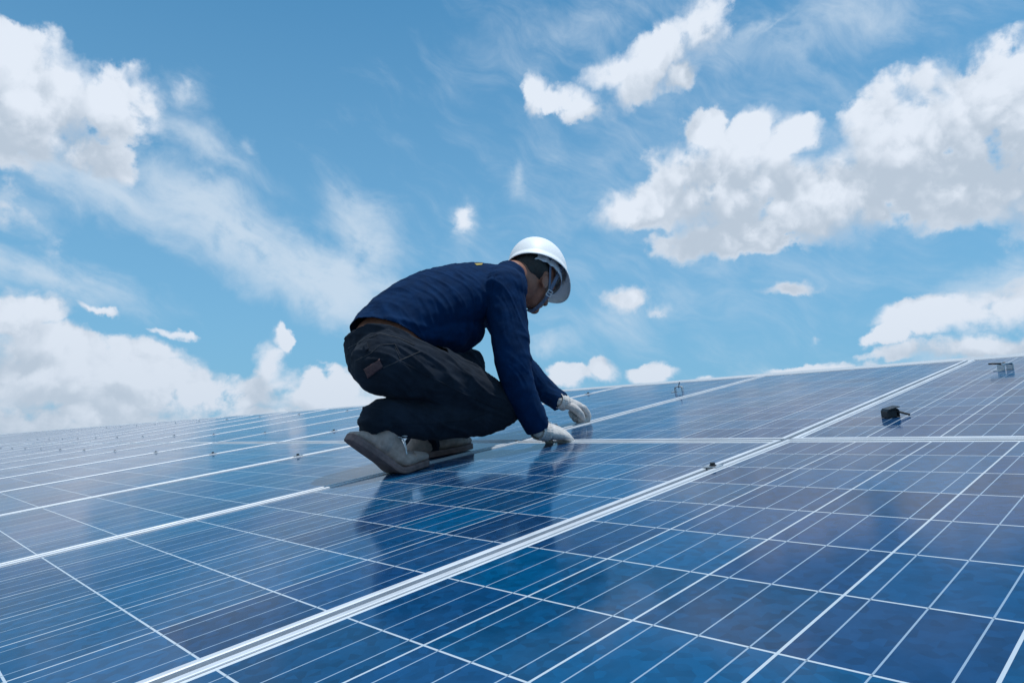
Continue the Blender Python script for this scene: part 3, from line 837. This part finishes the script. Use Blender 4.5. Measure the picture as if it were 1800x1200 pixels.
# --- details sewn onto the cloth, laid along its surface
from mathutils.bvhtree import BVHTree
def surface_of(o):
    dg = bpy.context.evaluated_depsgraph_get(); dg.update()
    return BVHTree.FromObject(o, dg)
def lay(bvh, pts, lift):
    out = []
    for (x, y) in pts:
        d = ray(x, y)
        hit, nrm, i, dist = bvh.ray_cast(C - BASE, d)
        if hit is None: continue
        if nrm.dot(d) > 0: nrm = -nrm
        out.append((hit + BASE + nrm * lift, nrm))
    return out
def densify(pts, k=4):
    out = []
    for a, b in zip(pts, pts[1:]):
        for i in range(k): out.append((a[0] + (b[0] - a[0]) * i / k, a[1] + (b[1] - a[1]) * i / k))
    return out + [pts[-1]]
def sewn_line(name, o, bvh, pts, m_, r=.0011, lift=.0004, parent=None, flat=None):
    L = lay(bvh, densify(pts), lift)
    if len(L) < 2: return None
    bm = bmesh.new()
    tube(bm, [q[0] for q in L], [flat or r] * len(L), side=L[0][1].cross(Vector((0, 0, 1))) if flat is None else L[0][1], n=6, sub=1)
    return to_obj(name, bm, m_, parent or o, smooth=True, shift=BASE)
def patch(name, o, bvh, quad, m_, lift=.003, nu=10, nv=6, thick=.0022):
    bm = bmesh.new(); grid = []
    for j in range(nv + 1):
        row = []
        for i in range(nu + 1):
            u, v = i / nu, j / nv
            x = (quad[0][0] * (1 - u) + quad[1][0] * u) * (1 - v) + (quad[3][0] * (1 - u) + quad[2][0] * u) * v
            y = (quad[0][1] * (1 - u) + quad[1][1] * u) * (1 - v) + (quad[3][1] * (1 - u) + quad[2][1] * u) * v
            h = lay(bvh, [(x, y)], lift)
            if not h: bm.free(); return None
            row.append(bm.verts.new(h[0][0]))
        grid.append(row)
    for j in range(nv):
        for i in range(nu): bm.faces.new((grid[j][i], grid[j][i + 1], grid[j + 1][i + 1], grid[j + 1][i]))
    q = to_obj(name, bm, m_, o, smooth=True, shift=BASE)
    sm = q.modifiers.new('t', 'SOLIDIFY'); sm.thickness = thick; sm.offset = 0
    return q
bt = surface_of(trousers)
patch('leather_patch', trousers, bt, [(640, 648), (667, 631), (673, 645), (647, 664)], M_PATCH)
pocket = sewn_line('pocket_seam', trousers, bt, [(625, 634), (650, 622), (668, 606), (694, 604), (703, 622)], M_STITCH)
sewn_line('pocket_seam', trousers, bt, [(674, 646), (706, 632), (738, 618)], M_STITCH, .0013)
sewn_line('pocket_seam', trousers, bt, [(694, 610), (704, 632)], M_STITCH)
sewn_line('side_seam', trousers, bt, [(706, 636), (760, 664), (820, 694), (872, 716)], M_JEAN, .0016)
sewn_line('side_seam', trousers, bt, [(872, 718), (820, 738), (750, 744), (690, 742)], M_JEAN, .0016)
sewn_line('waistband', trousers, bt, [(612, 612), (640, 597), (668, 586), (700, 594), (728, 606)], M_STITCH, .0014)
patch('belt_loop', trousers, bt, [(640, 606), (646, 602), (649, 614), (643, 618)], M_JEAN, .0035)
bs = surface_of(shirt_o)
patch('back_print', shirt_o, bs, [(834, 463.5), (849, 463), (847, 466), (838, 467)], M_YELLOW, .0012, thick=.001)
sewn_line('shoulder_seam', shirt_o, bs, [(872, 476), (866, 500), (862, 530), (864, 560)], M_SHIRT, .0016)

# --- gloves: palm, four fingers and a thumb each, knitted cuff
def glove(name, wrist, fwd, up, scale=1.0, curl=1.0, mirror=1, spread=0.0):
    fwd = fwd.normalized(); up = (up - fwd * up.dot(fwd)).normalized(); lat = fwd.cross(up) * mirror    # lat: towards the thumb
    s = scale
    def h(f, u, l): return wrist + fwd * f * s + up * u * s + lat * l * s
    bm = bmesh.new()
    tube(bm, [h(-.014, 0, 0), h(.012, 0, 0)], [(.025 * s, .021 * s), (.029 * s, .023 * s)], side=lat, n=24)
    tube(bm, [h(0, 0, 0), h(.030, .002, 0), h(.062, .003, -.001), (h(.088, .000, -.002))], [(.031 * s, .023 * s), (.038 * s, .022 * s), (.043 * s, .019 * s), (.041 * s, .015 * s)], side=lat, n=24)
    # fingers: index, middle, ring, little
    for l, ln, r, c in ((.030, .92, .0108, .9), (.010, 1.0, .0112, 1.0), (-.011, .94, .0108, 1.08), (-.030, .76, .0098, 1.15)):
        a = 0.35 * curl * c; p = h(.080, .002, l); pts = [h(.060, .0, l * .9), p]; d = 0.0
        for seg, bend_ in ((.042, .55), (.027, 1.25), (.021, .95)):
            d += bend_ * curl * c
            p = p + (fwd * math.cos(d) - up * math.sin(d) + lat * spread * l * 8) * seg * ln * s
            pts.append(p)
        tube(bm, pts, [r * s * 1.05, r * s * 1.12, r * s * 1.05, r * s, r * s * .86], side=lat, n=14, sub=5)
    # thumb: leaves the side of the palm near its base and closes towards the index finger
    tp = [h(.018, -.006, .024), h(.040, -.014, .042), h(.066, -.026, .044), h(.086, -.038, .034)]
    tube(bm, tp, [.015 * s, .0145 * s, .0125 * s, .0105 * s], side=fwd, n=14, sub=5)
    g_ = fused(name, bm, M_GLOVE, person, 0.0022, BASE, 2, 0.5, deform=lambda c_, n_: c_ + n_ * (0.0012 * noise.fractal(c_ * 70, 1.0, 2.0, 3)))
    # knitted cuff with ribs
    cb_ = bmesh.new()
    rings = []
    for i in range(15):
        q = -.020 + .034 * i / 14
        rr = 1.0 + 0.045 * math.sin(i * math.pi)  + (0.07 if i in (13, 14) else 0)
        ring = []
        for j in range(64):
            th = 2 * math.pi * j / 64
            k = (1 + .035 * math.cos(th * 22)) * rr * (1.0 + .03 * math.sin(i * 1.1))
            ring.append(cb_.verts.new(h(q, math.sin(th) * .0265 * k, math.cos(th) * .0325 * k)))
        rings.append(ring)
    for a, b_ in zip(rings, rings[1:]):
        for j in range(64): cb_.faces.new((a[j], a[(j + 1) % 64], b_[(j + 1) % 64], b_[j]))
    c_o = to_obj('cuff', cb_, M_GLOVE, g_, smooth=True, shift=BASE)
    return g_
upn = ROT_L @ Vector((0, 0, 1))
g1 = glove('glove', P(952, 757, -.772), P(1010, 768, -.775) - P(953, 759, -.775), upn * 1.0 + Vector((.35, 0, 0)), 1.14, .85, mirror=-1)
g2 = glove('glove', P(987, 706, -1.068), P(1027, 722, -1.05) - P(989, 708, -1.068), Vector((.15, .1, 1)), 1.14, 1.25, mirror=1)

# --- shoes
def shoe(name, heel, ball, toe, w, up_heel, up_toe, lab=None):
    """bent sole from heel over the ball to the toe; heel/ball/toe are points on the ground side of the sole"""
    e1 = (ball - heel); e2 = (toe - ball)
    side = Vector((1, 0, 0))
    path = [heel, heel.lerp(ball, .33), heel.lerp(ball, .68), ball, ball.lerp(toe, .5), toe]
    wid = [.62, .76, .78, 1.0, 1.0, .62]
    T = [e1, e1, e1, (e1.normalized() + e2.normalized()), e2, e2]
    vals = []
    for p, q, t in zip(path, wid, T):
        vals.append(tuple(p) + (q * w,) + tuple(t.normalized()))
    N = 26
    S = [catmull(vals, (len(vals) - 1) * k / (N - 1)) for k in range(N)]
    so = bmesh.new(); prev = None; first_ = None
    for k, s_ in enumerate(S):
        p = Vector(s_[:3]); hw = s_[3] / 2; t = Vector(s_[4:]).normalized()
        u = side.cross(t).normalized()
        if u.z < 0: u = -u
        u = (u - t * u.dot(t)).normalized()
        x = k / (N - 1)
        endf = math.sqrt(max(0.0, 1 - max(0, (x - .90) / .115) ** 2)) * math.sqrt(max(0.0, 1 - max(0, (.09 - x) / .105) ** 2))
        hw *= max(.25, endf)
        th = .020 if x < .45 else .019
        rib = 0.0
        ring = [so.verts.new(p + side * a * (hw + rib) + u * b_) for a, b_ in ((-.96, 0), (.96, 0), (1, .004), (1, th * .5), (1.02, th * .55), (1.0, th), (-1.0, th), (-1.02, th * .55), (-1, th * .5), (-1, .004))]
        if prev:
            for i in range(len(ring)):
                so.faces.new((prev[i], prev[(i + 1) % len(ring)], ring[(i + 1) % len(ring)], ring[i]))
        else: first_ = ring
        prev = ring
    so.faces.new(first_); so.faces.new(list(reversed(prev)))
    ub = bmesh.new()
    def at(x):
        s_ = catmull(vals, (len(vals) - 1) * x)
        p = Vector(s_[:3]); t = Vector(s_[4:]).normalized(); u = side.cross(t).normalized()
        if u.z < 0: u = -u
        return p, t, u, s_[3] / 2
    pts = []; rad = []
    for x, hgt, wf in ((.04, .016, .80), (.13, .036, .88), (.26, .070, .92), (.40, .084, .92), (.54, .066, .92), (.68, .046, .94), (.84, .037, .92), (.94, .028, .82)):
        p, t, u, hw = at(x)
        pts.append(p + u * (.015 + hgt / 2)); rad.append((hw * wf, hgt / 2))
    tube(ub, pts, rad, side=side, n=26, sub=4, power=2.5)
    p, t, u, hw = at(.30)
    p2, t2, u2, hw2 = at(.26)
    tube(ub, [p + u * .05, p + u * .094 + t * .006], [(.040, .050), (.037, .042)], side=side, n=24)       # collar
    upper_ = fused(name, ub, M_SUEDE, person, 0.0035, BASE, 3, 0.5, deform=lambda c_, n_: c_ + n_ * 0.0012 * noise.fractal(c_ * 30, 1.0, 2.0, 3))
    me_s = to_obj('sole', so, M_SOLE, upper_, shift=BASE, bevel=0.002)
    # stitched toe band and laces
    lb = bmesh.new()
    for i in range(5):
        x = .40 + i * .055
        p, t, u, hw = at(x)
        hh = .018 + (.086 - i * .0095)
        tube(lb, [p + u * (hh - .016) + side * .030, p + u * (hh + .001) + side * .012 + t * .006, p + u * (hh + .002) - side * .012 - t * .004, p + u * (hh - .016) - side * .030], [(.0035, .0016)] * 4, side=t, n=8, sub=4)
    p, t, u, hw = at(.38)
    for k in (-1, 1):
        c0 = p + u * .100
        tube(lb, [c0, c0 + side * .018 + t * .014 * k + u * .012, c0 + side * .040 + t * .022 * k + u * .002, c0 + side * .026 + t * .006 * k - u * .004, c0], [.0022] * 5, side=u, n=8, sub=5)
    tube(lb, [p + u * .100, p + u * .085 + side * .040 + t * .02, p + u * .055 + side * .048 + t * .045], [.0022] * 3, side=t, n=8)
    to_obj('lace', lb, M_LACE, upper_, smooth=True, shift=BASE)
    # raised seams
    sb = bmesh.new()
    for x0 in (.30,):
        pp = []
        for a in range(-3, 9):
            ang = R(a * 22.5)
            p, t, u, hw = at(x0 + .02 * math.sin(ang))
            pp.append(p + u * (.020 + .031 + .0325 * math.sin(ang)) + side * hw * .885 * math.cos(ang))
        tube(sb, pp, [.0016] * len(pp), side=t, n=6, sub=2)
    for x0 in (.78,):
        pp = []
        for a in range(0, 9):
            ang = R(a * 22.5)
            p, t, u, hw = at(x0)
            pp.append(p + u * (.020 + .019 + .0195 * math.sin(ang)) + side * hw * .925 * math.cos(ang))
        tube(sb, pp, [.0014] * len(pp), side=t, n=6, sub=2)
    to_obj('seam', sb, M_SUEDE, upper_, smooth=True, shift=BASE)
    return upper_
def on_glass(x, y, up_=0.0):
    d = ray(x, y); nrm = ROT_L @ Vector((0, 0, 1))
    return C + d * ((nrm * (-0.0028 + up_) - C).dot(nrm) / d.dot(nrm))
BALL = lower(-.945, -.568, .001); TOE = lower(-.955, -.440, .001)
shoe('shoe', P(609, 772, -.950), BALL, TOE, .096, None, None)
LT = lower(-1.085, -.150, .001); LH = lower(-1.115, -.425, .001)
shoe('shoe', LH, LH.lerp(LT, .66), LT, .092, None, None)

# --- helmet
RIM_C = hd(0.013, 0.046, -.002)
HA = (Matrix.Rotation(R(5), 3, HR) @ HF).normalized(); HB = HR.cross(HA).normalized()
if HB.z < 0: HB = -HB
HS = HR
tilt = Matrix.Rotation(R(-17), 3, HA)
HS = (tilt @ HS).normalized(); HB = (tilt @ HB).normalized()
def hp(a, r, z): return RIM_C + HA * a + HS * r + HB * z
def dome(bm, ka=1.0, off=0.0, NA=64, NE=22):
    """egg-shaped shell with a rolled rim and a visor in front"""
    A, B, H = .131 + off, .109 + off, .132 + off
    prof = []
    for i in range(NE):
        e = R(90 - 90 * i / (NE - 1))
        prof.append((math.cos(e), math.sin(e)))
    top = bm.verts.new(hp(0, 0, H))
    prev = None
    rings = []
    for i in range(1, NE):
        c_, s_ = prof[i]
        c_ = c_ ** .86
        ring = []
        for j in range(NA):
            th = 2 * math.pi * j / NA
            ridge_ = 1 + (.010 * math.exp(-(math.sin(th) * c_ * B / .016) ** 2) if c_ < .97 else 0)
            ring.append(bm.verts.new(hp(math.cos(th) * A * c_, math.sin(th) * B * c_, H * s_ * ridge_)))
        rings.append(ring)
    # brim
    for step, dz in ((.25, -.003), (.55, -.008), (.85, -.014), (1.0, -.019), (1.02, -.024), (.97, -.026)):
        ring = []
        for j in range(NA):
            th = 2 * math.pi * j / NA
            front = max(0.0, math.cos(th)) ** 2.6
            ext = (.011 + .036 * front) * step
            drop = dz * (0.9 + .65 * front) - .004 * front * step
            ring.append(bm.verts.new(hp(math.cos(th) * (A + ext), math.sin(th) * (B + .006 * step), drop)))
        rings.append(ring)
    for j in range(NA): bm.faces.new((top, rings[0][j], rings[0][(j + 1) % NA]))
    for a, b_ in zip(rings, rings[1:]):
        for j in range(NA): bm.faces.new((a[j], b_[j], b_[(j + 1) % NA], a[(j + 1) % NA]))
bm = bmesh.new(); dome(bm)
helmet = to_obj('helmet', bm, M_HELMET, person, smooth=True, shift=BASE)
sol = helmet.modifiers.new('t', 'SOLIDIFY'); sol.thickness = 0.003; sol.offset = -1
# suspension inside: dark cradle and pale crinkled headband
bm = bmesh.new()
for (z0, z1, ra, rb_) in ((-.040, -.004, .110, .093),):
    rings = []
    for i in range(5):
        z = z0 + (z1 - z0) * i / 4
        ring = []
        for j in range(72):
            th = 2 * math.pi * j / 72
            k = 1 + .012 * math.sin(j * 2.3 + i * 1.4) * (1 if math.cos(th) < .2 else .2)
            ring.append(bm.verts.new(hp(math.cos(th) * ra * k - .006, math.sin(th) * rb_ * k, z - .012 * math.cos(th) + .003 * math.sin(j * 1.7) * (1 if math.cos(th) < 0 else 0))))
        rings.append(ring)
    for a, b_ in zip(rings, rings[1:]):
        for j in range(72): bm.faces.new((a[j], a[(j + 1) % 72], b_[(j + 1) % 72], b_[j]))
band = to_obj('headband', bm, M_BAND, helmet, smooth=True, shift=BASE)
q_ = band.modifiers.new('t', 'SOLIDIFY'); q_.thickness = 0.003
bm = bmesh.new()
for th in (0, 60, 120):
    d_ = (math.cos(R(th)), math.sin(R(th)))
    pts = [hp(d_[0] * .108 * math.cos(R(e)), d_[1] * .090 * math.cos(R(e)), .02 + .082 * math.sin(R(e))) for e in range(0, 181, 15)]
    tube(bm, pts, [(.010, .0015)] * len(pts), side=HA.cross(HR) if th else HR, n=8, sub=1)
to_obj('cradle', bm, M_BLACK, helmet, smooth=True, shift=BASE)
# chin strap on both sides with a buckle
for s in (1, -1):
    bm = bmesh.new()
    a0 = hp(.030, s * .094, -.004); a1 = hd(.040, -.045, s * .074); a2 = hd(.048, -.080, s * .055); a3 = hd(.052, -.112, s * .022); a4 = hd(.052, -.118, 0)
    tube(bm, [a0, a1, a2, a3, a4], [(.0015, .009)] * 5, side=HR, n=8, sub=5)
    b0 = hp(-.045, s * .094, -.002)
    tube(bm, [b0, a1], [(.0015, .007)] * 2, side=HR, n=8, sub=3)
    st = to_obj('chin_strap', bm, M_STRAP, helmet, smooth=True, shift=BASE)
    if s == 1:
        bm = bmesh.new()
        t_ = (a2 - a1).normalized(); cc = a1.lerp(a2, .15) + HR * .004; w_ = HR.cross(t_).normalized()
        for o1, o2, l1, l2 in ((t_, w_, .011, .012), (w_, t_, .012, .011)):
            for sg in (-1, 1):
                c3 = cc + o1 * l1 * sg
                tube(bm, [c3 - o2 * l2, c3 + o2 * l2], [.0022, .0022], side=HR, n=8, sub=1)
        tube(bm, [cc - w_ * .012, cc + w_ * .012], [.0018] * 2, side=HR, n=8, sub=1)
        to_obj('buckle', bm, M_BAND, st, shift=BASE)
